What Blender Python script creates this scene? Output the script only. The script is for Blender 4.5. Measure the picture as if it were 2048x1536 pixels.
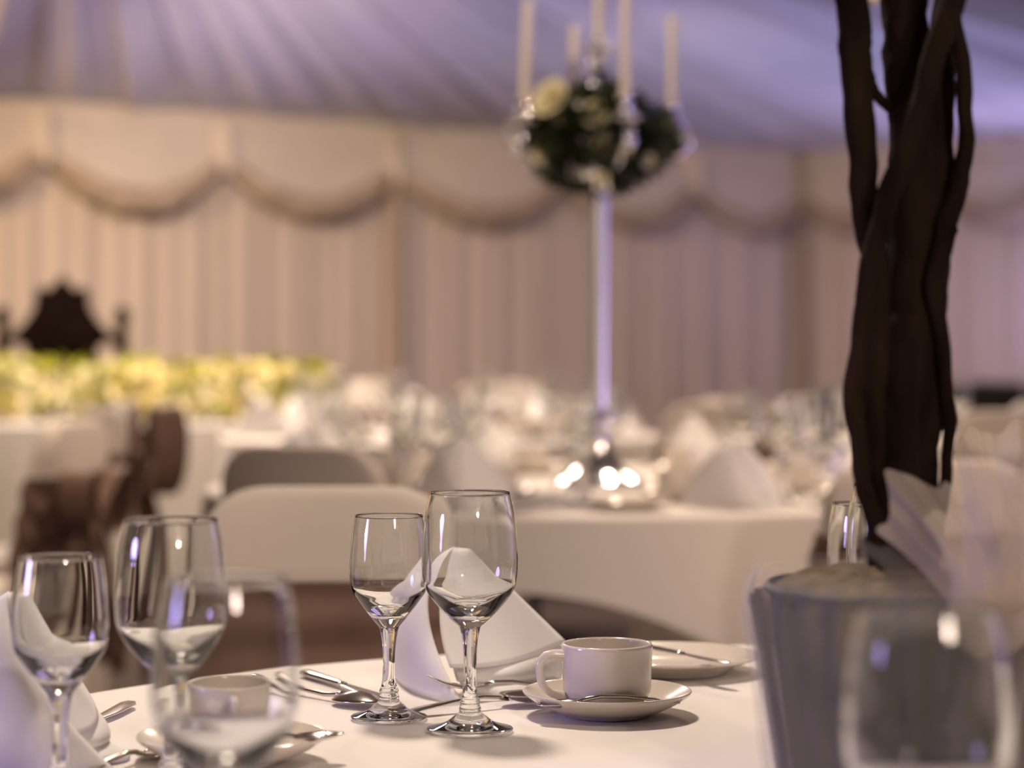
import bpy, math, random
from mathutils import Vector, Matrix, noise as mnoise
random.seed(7)
PI = math.pi
S = bpy.context.scene
C = S.collection
for o in list(bpy.data.objects):
    bpy.data.objects.remove(o)

# ------------------------------------------------------------------ camera
F, HOR, H = 4700.0, 660.0, 1.108          # focal length in px, horizon row, eye height
cam_d = bpy.data.cameras.new('camera')
cam = bpy.data.objects.new('camera', cam_d); C.objects.link(cam)
cam.location = (0, 0, H); cam.rotation_euler = (PI/2, 0, 0)
cam_d.sensor_width = 36; cam_d.lens = F*36/2048
cam_d.shift_y = -(768-HOR)/2048
cam_d.clip_start = .05; cam_d.clip_end = 200
cam_d.dof.use_dof = True; cam_d.dof.focus_distance = 2.15; cam_d.dof.aperture_fstop = 3.4
S.camera = cam

# ------------------------------------------------------------------ world, lights, exposure
W = bpy.data.worlds.new('world'); S.world = W; W.use_nodes = True
W.node_tree.nodes['Background'].inputs[0].default_value = (.5, .45, .5, 1)
W.node_tree.nodes['Background'].inputs[1].default_value = .15
S.view_settings.view_transform = 'Standard'; S.view_settings.look = 'None'
S.view_settings.gamma = 1; S.view_settings.use_curve_mapping = False
S.view_settings.exposure = 0.12

def lamp(name, kind, loc, aim, energy, color, size=.1, cone=60, blend=.6, spread=180):
    d = bpy.data.lights.new(name, kind); d.energy = energy; d.color = color
    if kind == 'AREA': d.shape = 'DISK'; d.size = size; d.spread = math.radians(spread)
    else: d.shadow_soft_size = size
    if kind == 'SPOT': d.spot_size = math.radians(cone); d.spot_blend = blend
    o = bpy.data.objects.new(name, d); C.objects.link(o); o.location = loc
    v = Vector(aim)-Vector(loc)
    o.rotation_euler = v.to_track_quat('-Z', 'Y').to_euler()
    return o
WARM = (1.0, .76, .55); WHITE = (1.0, .82, .67); VIOLET = (.50, .40, 1.0); BLUE = (.36, .40, 1.0)
# pin spots under the roof, over the tables, plus a few added as fill
lamp('pin_spot', 'SPOT', (-.35, 2.9, 2.85), (.05, 2.0, .75), 165, WHITE, .16, 85, .7)
lamp('pin_spot', 'SPOT', (.9, .2, 2.85), (.0, 2.4, .75), 50, WHITE, .06, 75, .7)
lamp('pin_spot', 'SPOT', (-1.3, .9, 2.85), (-.2, 2.4, .75), 50, WARM, .06, 75, .7)
lamp('pin_spot', 'SPOT', (.7, 6.3, 3.0), (.25, 5.2, .75), 230, WARM, .08, 85, .7)
lamp('pin_spot', 'SPOT', (-.9, 3.5, 2.85), (.2, 5.4, 1.75), 120, WARM, .06, 34, .6)  # added to brighten the candles and flower ball from the front
lamp('pin_spot', 'SPOT', (1.3, 3.1, 2.85), (.5, 4.75, .62), 120, (1, .74, .58), .06, 40, .6)  # front fill added for the candelabra table's cloth drop and settings
lamp('pin_spot', 'SPOT', (-1.6, 8.2, 3.0), (-1.2, 8.9, .75), 240, WARM, .1, 95, .7)
lamp('pin_spot', 'SPOT', (1.5, 8.4, 3.0), (1.3, 7.6, .75), 170, WARM, .1, 90, .7)
lamp('pin_spot', 'SPOT', (-1.3, 4.6, 2.85), (-1.45, 6.2, .7), 110, WARM, .08, 58, .6)  # added to lighten the bow chairs at the left
# violet lamps added at left and right to tint napkin and candelabra pole
lamp('violet_lamp', 'AREA', (-3.2, 1.2, 1.3), (-.45, 1.75, .85), 1.3, VIOLET, .7, spread=24)
lamp('violet_lamp', 'SPOT', (3.6, 5.6, .6), (.2, 5.4, 1.25), 150, VIOLET, .12, 26, .7)
# coloured floor uplighters under the roof slope and warm wall washers
lamp('uplighter', 'SPOT', (-3.4, 9.6, .25), (-3.2, 10.0, 3.0), 100, (.92, .66, .84), .08, 115, .9)
lamp('uplighter', 'SPOT', (-.6, 11.6, .25), (-.6, 11.8, 3.0), 120, (.60, .49, .97), .08, 115, .9)
lamp('uplighter', 'SPOT', (2.2, 13.0, .25), (2.2, 13.2, 3.0), 130, (.55, .53, 1.0), .08, 112, .9)
lamp('uplighter', 'SPOT', (3.5, 13.9, .86), (3.4, 15.2, 2.0), 85, (.66, .54, 1.0), .08, 130, .9)
lamp('uplighter', 'SPOT', (6.5, 6.0, .25), (10.0, 8.0, 1.8), 900, VIOLET, .12, 120, .9)
lamp('wall_washer', 'SPOT', (-3.8, 8.9, 2.4), (-3.6, 12.2, .9), 430, (1, .68, .34), .1, 105, .9)
lamp('wall_washer', 'SPOT', (-1.2, 9.9, 2.4), (-.7, 14.7, .8), 360, (1, .80, .62), .1, 88, .9)
lamp('wall_washer', 'SPOT', (1.0, 11.0, 2.4), (.9, 16.2, .8), 90, (1, .78, .64), .1, 76, .9)
lamp('fill_light', 'AREA', (-1.5, 8.8, 3.2), (-1.5, 8.8, 0), 110, (1, .80, .66), 1.0)  # unseen overhead fill, added for general warm brightness
lamp('fill_light', 'AREA', (2.0, -3.0, 2.6), (.5, 2.0, .8), 100, (1, .78, .66), .6)  # fill added behind the camera for surfaces that face it

# ------------------------------------------------------------------ helpers
def X(px, d): return (px-1024)/F*d
def P(px, py, d): return Vector((X(px, d), d, H-(py-HOR)/F*d))
def G(px, py, z=.75):
    d = (H-z)*F/(py-HOR); return P(px, py, d)

def mesh(name, vs, fs, mat=None, parent=None, smooth=True, angle=None):
    me = bpy.data.meshes.new(name)
    me.from_pydata([tuple(v) for v in vs], [], fs); me.update()
    if smooth:
        me.polygons.foreach_set('use_smooth', [True]*len(me.polygons))
        if angle: me.set_sharp_from_angle(angle=math.radians(angle))
    if mat: me.materials.append(mat)
    o = bpy.data.objects.new(name, me); C.objects.link(o)
    if parent: o.parent = parent
    return o
def link(name, me, parent=None, loc=(0,0,0), rot=(0,0,0), sc=(1,1,1)):
    o = bpy.data.objects.new(name, me); C.objects.link(o); o.parent = parent
    o.location = loc; o.rotation_euler = rot; o.scale = sc
    return o
def tag(o, label, cat, group=None):
    o['label'] = label; o['category'] = cat
    if group: o['group'] = group
    return o
def thing(name, label, cat, loc=(0,0,0), rz=0, group=None):
    o = bpy.data.objects.new(name, None); C.objects.link(o); o.empty_display_size = .05
    o.location = loc; o.rotation_euler = (0, 0, rz)
    return tag(o, label, cat, group)
def struct(o): o['kind'] = 'structure'; return o
def dup(root, loc, rz=0, label=None, group=None, sc=None):
    r = root.copy(); C.objects.link(r); r.location = loc
    r.rotation_euler = (root.rotation_euler[0], root.rotation_euler[1], rz)
    if sc: r.scale = (sc, sc, sc)
    if label: r['label'] = label
    if group: r['group'] = group
    for ch in list(root.children):
        c = ch.copy(); C.objects.link(c); c.parent = r
        for g in list(ch.children):
            d = g.copy(); C.objects.link(d); d.parent = c
    return r
def lathe(prof, n=48, cap0=False, cap1=False):
    vs, fs = [], []
    for r, z in prof:
        for i in range(n):
            a = 2*PI*i/n; vs.append((r*math.cos(a), r*math.sin(a), z))
    for j in range(len(prof)-1):
        for i in range(n):
            k = (i+1) % n
            fs.append((j*n+i, j*n+k, (j+1)*n+k, (j+1)*n+i))
    if cap0: fs.append(tuple(range(n-1, -1, -1)))
    if cap1: m = (len(prof)-1)*n; fs.append(tuple(range(m, m+n)))
    return vs, fs
def spline(pts, n):
    """Catmull-Rom resample; pts = tuples of equal length."""
    out = []
    m = len(pts)-1
    for i in range(n+1):
        t = i/n*m; k = min(int(t), m-1); u = t-k
        p0, p1, p2, p3 = pts[max(k-1,0)], pts[k], pts[k+1], pts[min(k+2,m)]
        out.append(tuple(.5*((2*b)+(c-a)*u+(2*a-5*b+4*c-d)*u*u+(-a+3*b-3*c+d)*u**3)
                         for a, b, c, d in zip(p0, p1, p2, p3)))
    return out
def tube(path, radii, n=10, flat=1.0, caps=True, rough=0, seed=0):
    path = [Vector(p) for p in path]; vs, fs = [], []
    up = None
    for i, p in enumerate(path):
        t = (path[min(i+1, len(path)-1)]-path[max(i-1, 0)]).normalized()
        if up is None:
            up = Vector((0,0,1)) if abs(t.z) < .9 else Vector((0,1,0))
        a = t.cross(up).normalized(); up = a.cross(t).normalized()
        r = radii[i] if hasattr(radii, '__len__') else radii
        for k in range(n):
            th = 2*PI*k/n
            q = 1.0
            if rough:
                q += rough*mnoise.noise(Vector((math.cos(th)*1.3+seed, math.sin(th)*1.3, i*.35)))
            vs.append(p+a*math.cos(th)*r*q+up*math.sin(th)*r*flat*q)
    m = len(path)
    for i in range(m-1):
        for k in range(n):
            l = (k+1) % n
            fs.append((i*n+k, i*n+l, (i+1)*n+l, (i+1)*n+k))
    if caps:
        fs.append(tuple(range(n-1, -1, -1))); fs.append(tuple(range((m-1)*n, m*n)))
    return vs, fs
def grid(fn, nu, nv, closed_u=False):
    vs, fs = [], []
    for j in range(nv+1):
        for i in range(nu+(0 if closed_u else 1)):
            vs.append(fn(i/nu, j/nv))
    w = nu if closed_u else nu+1
    for j in range(nv):
        for i in range(nu):
            k = (i+1) % w
            fs.append((j*w+i, j*w+k, (j+1)*w+k, (j+1)*w+i))
    return vs, fs
def join(*parts):
    vs, fs = [], []
    for v, f in parts:
        o = len(vs); vs += [tuple(q) for q in v]; fs += [tuple(i+o for i in g) for g in f]
    return vs, fs
def box(x0, x1, y0, y1, z0, z1):
    v = [(x,y,z) for z in (z0,z1) for y in (y0,y1) for x in (x0,x1)]
    return v, [(0,2,3,1),(4,5,7,6),(0,1,5,4),(2,6,7,3),(0,4,6,2),(1,3,7,5)]
def slab(outline, t, bev, place):
    """outline (x,z) counter-clockwise, thickness t, bevel bev, place(x,y,z)->point"""
    n = len(outline); cx = sum(p[0] for p in outline)/n; cz = sum(p[1] for p in outline)/n
    def inset(k):
        out = []
        for i in range(n):
            a, b, c = outline[i-1], outline[i], outline[(i+1) % n]
            e1 = Vector((b[0]-a[0], b[1]-a[1])); e2 = Vector((c[0]-b[0], c[1]-b[1]))
            if e1.length < 1e-7: e1 = e2
            if e2.length < 1e-7: e2 = e1
            nn = (Vector((e1.y, -e1.x)).normalized()+Vector((e2.y, -e2.x)).normalized())
            if nn.length < 1e-6: nn = Vector((0, 0))
            else: nn.normalize()
            out.append((b[0]-nn.x*k, b[1]-nn.y*k))
        return out
    rings = []
    for k, y in ((bev, -t/2), (bev*.3, -t/2+bev*.3), (0, -t/2+bev), (0, t/2-bev), (bev*.3, t/2-bev*.3), (bev, t/2)):
        rings.append([place(x, y, z) for x, z in inset(k)])
    vs = [p for r in rings for p in r]; fs = []
    for j in range(len(rings)-1):
        for i in range(n):
            k = (i+1) % n
            fs.append((j*n+i, j*n+k, (j+1)*n+k, (j+1)*n+i))
    fs.append(tuple(range(n-1, -1, -1))); fs.append(tuple(range((len(rings)-1)*n, len(rings)*n)))
    return vs, fs
ORD = ['first','second','third','fourth','fifth','sixth','seventh','eighth','ninth','tenth','eleventh','twelfth',
       'thirteenth','fourteenth','fifteenth','sixteenth','seventeenth','eighteenth','nineteenth','twentieth']
def ordinals(objs, desc, group):
    objs = sorted(objs, key=lambda o: o.location.x/o.location.y)
    for i, o in enumerate(objs):
        if len(objs) == 1: o['label'] = desc
        elif i == 0: o['label'] = desc+', leftmost'
        elif i == len(objs)-1: o['label'] = desc+', rightmost'
        else: o['label'] = desc+', '+ORD[i]+' from the left'
        o['group'] = group

# ------------------------------------------------------------------ materials
def mat(name, color, rough=.6, metal=0, spec=.5, nscale=0, var=.06, bump=0, bscale=200, sheen=0, trans=0, ior=1.45, weave=0, stretch=None, coat=0):
    m = bpy.data.materials.new(name); m.use_nodes = True
    nt = m.node_tree; b = nt.nodes['Principled BSDF']
    b.inputs['Base Color'].default_value = (*color, 1); b.inputs['Roughness'].default_value = rough
    b.inputs['Metallic'].default_value = metal; b.inputs['Specular IOR Level'].default_value = spec
    b.inputs['IOR'].default_value = ior
    if sheen: b.inputs['Sheen Weight'].default_value = sheen
    if trans: b.inputs['Transmission Weight'].default_value = trans
    if coat: b.inputs['Coat Weight'].default_value = coat
    tc = nt.nodes.new('ShaderNodeTexCoord'); src = tc.outputs['Object']
    if stretch:
        mp = nt.nodes.new('ShaderNodeMapping'); mp.inputs['Scale'].default_value = stretch
        nt.links.new(src, mp.inputs[0]); src = mp.outputs[0]
    if nscale:
        n = nt.nodes.new('ShaderNodeTexNoise'); n.inputs['Scale'].default_value = nscale; n.inputs['Detail'].default_value = 4
        nt.links.new(src, n.inputs['Vector'])
        r = nt.nodes.new('ShaderNodeValToRGB')
        r.color_ramp.elements[0].color = (*[max(0, c*(1-var)) for c in color], 1); r.color_ramp.elements[0].position = .3
        r.color_ramp.elements[1].color = (*[min(1, c*(1+var)) for c in color], 1); r.color_ramp.elements[1].position = .7
        nt.links.new(n.outputs['Fac'], r.inputs[0]); nt.links.new(r.outputs[0], b.inputs['Base Color'])
    if bump:
        if weave:
            n = nt.nodes.new('ShaderNodeTexVoronoi')
        else:
            n = nt.nodes.new('ShaderNodeTexNoise'); n.inputs['Detail'].default_value = 5
        n.inputs['Scale'].default_value = bscale; nt.links.new(src, n.inputs['Vector'])
        bp = nt.nodes.new('ShaderNodeBump'); bp.inputs['Strength'].default_value = bump; bp.inputs['Distance'].default_value = .002
        nt.links.new(n.outputs[0], bp.inputs['Height']); nt.links.new(bp.outputs[0], b.inputs['Normal'])
    return m
M = {}
M['cloth'] = mat('white_table_linen', (.78,.74,.70), .85, nscale=3, var=.03, bump=.12, bscale=900, sheen=.1)
M['napkin'] = mat('white_napkin_linen', (.80,.78,.78), .85, nscale=12, var=.03, bump=.15, bscale=1100, sheen=.1)
M['cover'] = mat('cream_chair_cover', (.72,.64,.57), .8, nscale=6, var=.04, bump=.1, bscale=500, sheen=.1)
M['sash'] = mat('brown_satin_sash', (.19,.112,.085), .5, nscale=10, var=.12, bump=.1, bscale=400)
M['wall'] = mat('cream_wall_lining', (.60,.50,.44), .85, nscale=2, var=.05, stretch=(6,6,.4))
M['swag'] = mat('ivory_swag_voile', (.60,.52,.45), .8, nscale=4, var=.05)
M['swaghem'] = mat('tan_gathered_voile', (.40,.31,.24), .8, nscale=20, var=.15)
M['ceil'] = mat('white_roof_lining', (.62,.60,.64), .8, nscale=2, var=.04)
M['floor'] = mat('brown_carpet', (.060,.042,.036), .95, nscale=60, var=.25, bump=.4, bscale=250)
M['ceramic'] = mat('white_glazed_china', (.66,.60,.53), .18, nscale=40, var=.02, coat=.3)
M['steel'] = mat('polished_cutlery_steel', (.62,.58,.54), .16, metal=1, nscale=30, var=.05)
M['satin'] = mat('satin_silver_pole', (.80,.80,.88), .42, metal=.85, nscale=15, var=.03)
M['chrome'] = mat('silver_plate', (.78,.78,.82), .12, metal=1, nscale=15, var=.04)
M['candle'] = mat('ivory_candle_wax', (.78,.70,.66), .45, nscale=20, var=.03)
M['wick'] = mat('black_wick', (.02,.02,.02), .9, nscale=50)
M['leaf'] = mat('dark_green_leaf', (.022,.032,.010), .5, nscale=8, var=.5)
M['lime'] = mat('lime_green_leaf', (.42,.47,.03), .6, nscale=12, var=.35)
M['rose'] = mat('cream_rose_petal', (.80,.70,.36), .65, nscale=15, var=.1)
M['rosepale'] = mat('ivory_rose_petal', (.82,.76,.52), .65, nscale=15, var=.08)
M['bark'] = mat('dark_brown_bark', (.015,.008,.0045), .9, spec=.12, nscale=14, var=.7, bump=.9, bscale=45, stretch=(3,3,.7))
M['bucket'] = mat('dark_zinc_bucket', (.030,.030,.034), .5, metal=.1, nscale=9, var=.3)
M['moss'] = mat('dry_moss', (.12,.09,.05), .95, nscale=60, var=.5, bump=.8, bscale=120)
M['darkwood'] = mat('dark_carved_oak', (.006,.0025,.0018), .85, spec=.08, nscale=10, var=.4, stretch=(1,1,5))
M['counterwood'] = mat('brown_counter_wood', (.12,.075,.055), .55, nscale=5, var=.25, stretch=(1,1,6))
M['black'] = mat('black_counter_top', (.006,.006,.008), .5, nscale=8, var=.2)
M['metal'] = mat('grey_table_leg_steel', (.10,.10,.10), .4, metal=.8, nscale=20)
M['board'] = mat('plywood_table_board', (.30,.20,.12), .6, nscale=6, var=.2)

def glass_mat(name, color, ior=1.47):
    m = bpy.data.materials.new(name); m.use_nodes = True; nt = m.node_tree; nt.nodes.clear()
    out = nt.nodes.new('ShaderNodeOutputMaterial'); g = nt.nodes.new('ShaderNodeBsdfGlass')
    g.inputs['Color'].default_value = (*color, 1); g.inputs['Roughness'].default_value = 0; g.inputs['IOR'].default_value = ior
    nt.links.new(g.outputs[0], out.inputs[0]); return m
M['glass'] = glass_mat('clear_glass', (.985,.99,.985))
M['blueglass'] = glass_mat('smoky_blue_glass', (.16,.20,.34))
def tulle_mat(name, color, dens):
    m = bpy.data.materials.new(name); m.use_nodes = True; nt = m.node_tree; nt.nodes.clear()
    out = nt.nodes.new('ShaderNodeOutputMaterial'); mix = nt.nodes.new('ShaderNodeMixShader')
    tr = nt.nodes.new('ShaderNodeBsdfTransparent'); add = nt.nodes.new('ShaderNodeMixShader'); add.inputs[0].default_value = .4
    df = nt.nodes.new('ShaderNodeBsdfDiffuse'); tl = nt.nodes.new('ShaderNodeBsdfTranslucent')
    df.inputs[0].default_value = tl.inputs[0].default_value = (*color, 1)
    tc = nt.nodes.new('ShaderNodeTexCoord'); n = nt.nodes.new('ShaderNodeTexNoise'); n.inputs['Scale'].default_value = 25
    r = nt.nodes.new('ShaderNodeMapRange'); r.inputs[3].default_value = dens*.75; r.inputs[4].default_value = min(1, dens*1.25)
    nt.links.new(tc.outputs['Object'], n.inputs['Vector']); nt.links.new(n.outputs['Fac'], r.inputs[0])
    nt.links.new(df.outputs[0], add.inputs[1]); nt.links.new(tl.outputs[0], add.inputs[2])
    nt.links.new(r.outputs[0], mix.inputs[0]); nt.links.new(tr.outputs[0], mix.inputs[1]); nt.links.new(add.outputs[0], mix.inputs[2])
    nt.links.new(mix.outputs[0], out.inputs[0]); return m
M['tulle'] = tulle_mat('cream_tulle', (.78,.69,.58), .46)
M['organza'] = tulle_mat('dark_grey_organza', (.085,.080,.076), .72)
M['tullethin'] = tulle_mat('thin_cream_tulle', (.70,.65,.58), .11)

# ------------------------------------------------------------------ the marquee
EAVE = 2.40
CR = Vector((2.11, 17.2, 0)); U1 = Vector((-.77, -.638, 0)); U2 = Vector((.638, -.77, 0))
L1, L2 = 18.0, 22.0
APEX = Vector((X(150, 9.0), 9.0, H+1260/F*9.0))
def pleat(t):
    return (.6*math.sin(2*PI*t/.46+1.3*math.sin(t*1.9))+.35*math.sin(2*PI*t/.21+2*math.sin(t*.9)+1)+.25*math.sin(2*PI*t/1.15+.4))
peri = []       # (point, running length)
def side(a, b, step, t0):
    n = max(2, int((b-a).length/step))
    for i in range(n): peri.append((a+(b-a)*i/n, t0+(b-a).length*i/n))
    return t0+(b-a).length
K1 = CR+U1*L1; K2 = CR+U2*L2; K3 = CR+U1*L1+U2*L2
t = side(CR+U1*11, CR, .035, 0); t = side(CR, CR+U2*7, .035, t)
t = side(CR+U2*7, K2, .1, t); t = side(K2, K3, .15, t); t = side(K3, K1, .15, t); t = side(K1, CR+U1*11, .1, t)
NR = 22
vs, fs = [], []
for j in range(NR+1):
    r = .012+.988*j/NR
    for p, tt in peri:
        q = APEX.lerp(Vector((p.x, p.y, EAVE)), r)
        q.z += .105*(.25+.75*r)*(1-.8*max(0, (r-.86)/.14)**1.5)*pleat(tt)-.10*math.sin(PI*r)
        vs.append(q)
n = len(peri)
for j in range(NR):
    for i in range(n):
        k = (i+1) % n
        fs.append((j*n+i, (j+1)*n+i, (j+1)*n+k, j*n+k))
fs.append(tuple(range(n)))
struct(mesh('ceiling', vs, fs, M['ceil']))

def wall(name, a, b, nrm, step, zb=0):
    ln = (b-a).length; nu = int(ln/step)
    def fn(u, v):
        tt = u*ln
        off = .018*math.sin(2*PI*tt/.17+1.5*math.sin(tt*2.3))+.012*math.sin(2*PI*tt/.41+tt)
        p = a.lerp(b, u)+nrm*(off*(.4+.6*(1-v)))
        return (p.x, p.y, zb+(EAVE+.06-zb)*v)
    return struct(mesh(name, *grid(fn, nu, 6), M['wall']))
wall('wall_back', CR+U1*L1, CR, U2, .035)
wall('wall_right', CR, K2, U1, .04)
wall('wall_front', K2, K3, -U2, .1)
wall('wall_left', K3, K1, -U1, .1)
fl = [CR+U1*L1, CR, K2, K3]
struct(mesh('floor', [(p.x, p.y, 0) for p in fl], [(0,1,2,3)], M['floor'], smooth=False))

def wall_t(px, base, du):           # distance along a wall where the column px of the photo meets it
    m = (px-1024)/F
    return (m*base.y-base.x)/(du.x-m*du.y)
def swag_run(ts, base, du, nrm, label):
    root = thing('swag_valance', label, 'valance', (base.x, base.y, 0))
    for a, b in zip(ts[:-1], ts[1:]):
        drop = .28
        def low(u): return 2.16-drop*(4*u*(1-u))**.9
        def fn(u, v):
            z0 = EAVE-.02; z = z0+(low(u)-z0)*v
            dist = .05+.10*v*(4*u*(1-u))**.6+.012*math.sin(v*16+2*math.sin(u*3))*v
            p = du*(a+(b-a)*u)+nrm*dist
            return (p.x, p.y, z)
        sw = mesh('swag', *grid(fn, 28, 14), M['swag'], root)
        path, rad = [], []
        for i in range(41):
            u = i/40; p = du*(a+(b-a)*u)+nrm*(.07+.10*(4*u*(1-u))**.6)
            path.append((p.x, p.y, low(u)-.035)); rad.append(.030+.042*math.sin(PI*u)**.7)
        mesh('swag_hem', *tube(path, rad, 12, 1.0, rough=.35, seed=a), M['swaghem'], sw)
    # gathered tails where two swags meet
    for a in ts[1:-1]:
        p = du*a+nrm*.09
        def ft(u, v):
            r = .035+.03*v+.012*math.sin(u*2*PI*6)
            return (p.x+r*math.cos(2*PI*u), p.y+r*math.sin(2*PI*u), 2.34-.30*v)
        mesh('swag_knot', *grid(ft, 36, 6, True), M['swag'], root)
    # top cover rail
    a, b = ts[0], ts[-1]
    q = [du*a+nrm*.02, du*b+nrm*.02, du*b+nrm*.075, du*a+nrm*.075]
    v = [(p.x, p.y, EAVE-.10) for p in q]+[(p.x, p.y, EAVE+.0) for p in q]
    mesh('rail_cover', v, [(0,1,2,3),(7,6,5,4),(0,4,5,1),(1,5,6,2),(2,6,7,3),(3,7,4,0)], M['swag'], root, False)
    return root
w1 = [wall_t(px, CR, U1) for px in (1372, 1110, 770, 430, 70)]
step = w1[-1]-w1[-2]
ts1 = sorted([.06]+w1+[w1[-1]+step*1.05, w1[-1]+step*2.1])
swag_run(ts1, CR, U1, U2, 'ivory swag valance with tan gathered hems along the long cream wall')
swag_run([.06+1.25*i for i in range(6)], CR, U2, U1, 'ivory swag valance on the violet-lit wall behind the branch centrepiece')
# draped tent legs
def leg_drape(base, label):
    def fn(u, v):
        r = .040+.008*math.sin(u*2*PI*9)+.015*(1-v)
        return (r*math.cos(2*PI*u), r*math.sin(2*PI*u), 2.36*v)
    o = mesh('tent_leg_drape', *grid(fn, 72, 8, True), M['swaghem']); o.location = base
    tag(o, label, 'drape')
leg_drape(CR+U1*w1[2]+U2*.09, 'slim tan draped tent leg on the cream wall, left of candelabra')
leg_drape(CR+(U1+U2)*.11, 'slim tan draped tent leg in the far corner, left of branches')

# ------------------------------------------------------------------ tables
def round_table(loc, R, rot, side_len, label, clabel, seed=0, cat_group='round banquet tables'):
    t = thing('round_table', label, 'table', (loc[0], loc[1], 0), 0, cat_group)
    v, f = lathe([(.001,.722),(R-.02,.722),(R-.005,.726),(R-.005,.742),(R-.02,.746),(.001,.746)], 72)
    mesh('tabletop', v, f, M['board'], t)
    for k in range(4):
        a = PI/4+k*PI/2
        p = Vector((math.cos(a)*R*.55, math.sin(a)*R*.55, .722)); q = Vector((math.cos(a)*R*.62, math.sin(a)*R*.62, .0))
        mesh('leg', *tube([p, (p+q)/2, q], .016, 10), M['metal'], t)
    NA, ND = 288, 26
    half = side_len/2
    vs, fs = [], []
    rings = [0, .12, .3, .5, .68, .82, .92, .97]
    def over(th):
        ph = (th-rot) % (PI/2)
        if ph > PI/4: ph -= PI/2
        return min(half/math.cos(ph), R+.70)-R, ph
    for i in range(NA):
        th = 2*PI*i/NA; ov, ph = over(th); cs, sn = math.cos(th), math.sin(th)
        col = [(R*r*cs, R*r*sn, .7485+.0007*mnoise.noise(Vector((R*r*cs*7, R*r*sn*7, seed)))) for r in rings]
        for a in (0, 30, 60, 90):
            rr = R-.006+.008*math.sin(math.radians(a)); col.append((rr*cs, rr*sn, .7485-.008*(1-math.cos(math.radians(a)))))
        for j in range(1, ND+1):
            s = (ov-.012)*j/ND
            fold = (.5+.5*math.cos(th*14+1.5*math.sin(th*3+seed)))*(abs(ph)/(PI/4))
            rr = R+.002+s*.04+min(s, .35)*.20*fold
            col.append((rr*cs, rr*sn, .7405-s*(1-.04*fold)))
        vs += col
    m = len(rings)+4+ND
    for i in range(NA):
        k = (i+1) % NA
        for j in range(m-1):
            if j == 0:
                fs.append((i*m+1, k*m+1, 0)) if i else fs.append((i*m+1, k*m+1, 0))
            else: fs.append((i*m+j, i*m+j+1, k*m+j+1, k*m+j))
    o = mesh('tablecloth', vs, fs, M['cloth']); o.location = (loc[0], loc[1], 0)
    tag(o, clabel, 'tablecloth', 'white cloths on the round tables')
    return t
T1 = Vector((.30, 1.79)); T2 = Vector((.20, 5.40)); T3 = Vector((-.245, 8.05)); T4 = Vector((1.52, 7.75)); T5 = Vector((-2.33, 6.25))
round_table(T1, .90, .35, 2.3, 'round table under the nearest cloth, holding the cup and branch centrepiece', 'white cloth on the nearest table, under the cup and saucer', 1)
round_table(T2, .90, math.radians(-90-12.6), 2.1, 'round banquet table under the silver candelabra', 'white cloth with raised hem on the candelabra table', 2)
round_table(T3, .75, .2, 2.0, 'round table far behind the candelabra, beside the flower-topped table', 'white cloth on the far table behind the candelabra', 3)
round_table(T4, .75, .0, 1.95, 'round table behind the branch centrepiece, set with a dark decanter', 'white cloth on the far table behind the branches', 4)
round_table(T5, .90, .0, 2.0, 'round table at the left edge behind the two bow-backed chairs', 'white cloth on the table at the left edge', 5)

# ------------------------------------------------------------------ wine glasses
def glass_proto(name, label, h, rr, rm, zm, zb, rf, st, scale_foot=1):
    """h height, rr rim radius, rm widest radius at zm, bowl bottom zb, foot radius rf, stem radius st"""
    root = thing(name, label, 'wine glass')
    th = .0011
    foot_t = .020
    # outer profile pieces
    foot = [(.0005,.0030),(rf*.35,.0022),(rf*.75,.0006),(rf*.94,.0002),(rf,.0014),(rf*.985,.0028),(rf*.80,.0046),(rf*.56,.0078),(rf*.40,.0124),(st*1.75,.0165),(st*1.70,foot_t)]
    f2 = foot[:4]+spline(foot[4:], 24)
    stem = spline([(st*1.70,foot_t),(st*1.52,.024),(st*1.62,.026),(st*1.25,.031),(st*1.02,.044),(st*.98,.056),(st*1.12,zb-.018),(st*1.45,zb-.006),(st*1.72,zb-.001)], 26)
    ob = spline([(st*1.72,zb-.001),(rm*.46,zb+.0075),(rm*.77,zb+.0225),(rm*.945,zb+(zm-zb)*.66),(rm,zm),(rm*.975,zm+(h-zm)*.35),(rm*.93,zm+(h-zm)*.68),(rr,h-.0006)], 44)
    ib = []
    for k, (r_, z_) in enumerate(ob):
        if z_ < zb+.006: continue
        q = max(0, 1-(z_-zb)/.036); w_ = th+.0085*q**1.3
        r0, z0 = ob[max(k-1, 0)]; r1, z1 = ob[min(k+1, len(ob)-1)]
        tx_, tz_ = r1-r0, z1-z0; ln = math.hypot(tx_, tz_)
        ib.append((max(.0006, r_-w_*tz_/ln), z_+w_*tx_/ln))
    ib = [(.0005, ib[0][1]-.0012), (ib[0][0]*.55, ib[0][1]-.0008)]+ib[:-1]+[(rr-th, h-.0006)]
    rim = [(rr-th*.15,h),(rr-th*.85,h)]
    mesh('bowl', *lathe(ob+rim+ib[::-1], 56), M['glass'], root)
    mesh('stem', *lathe(stem, 40), M['glass'], root)
    mesh('foot', *lathe(f2, 48), M['glass'], root)
    return root
big = glass_proto('wine_glass', 'tall wine glass in sharp focus beside the coffee cup', .2134, .0358, .0432, .149, .0945, .0385, .0058)
small = glass_proto('wine_glass', 'shorter wine glass in sharp focus, left of the taller one', .1875, .0314, .0366, .136, .0860, .0352, .0056)
big.location = (*P(940, 1462, 2.10)[:2], .75)
small.location = (*P(778, 1437, 2.166)[:2], .75)
GR1 = 'wine glasses on the nearest table'
big['group'] = small['group'] = GR1
def at(px, d, z=.75): return (X(px, d), d, z)
dup(big, at(342, 1.80), .4, 'tall blurred wine glass at left, in front of the pale chair', GR1)
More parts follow.
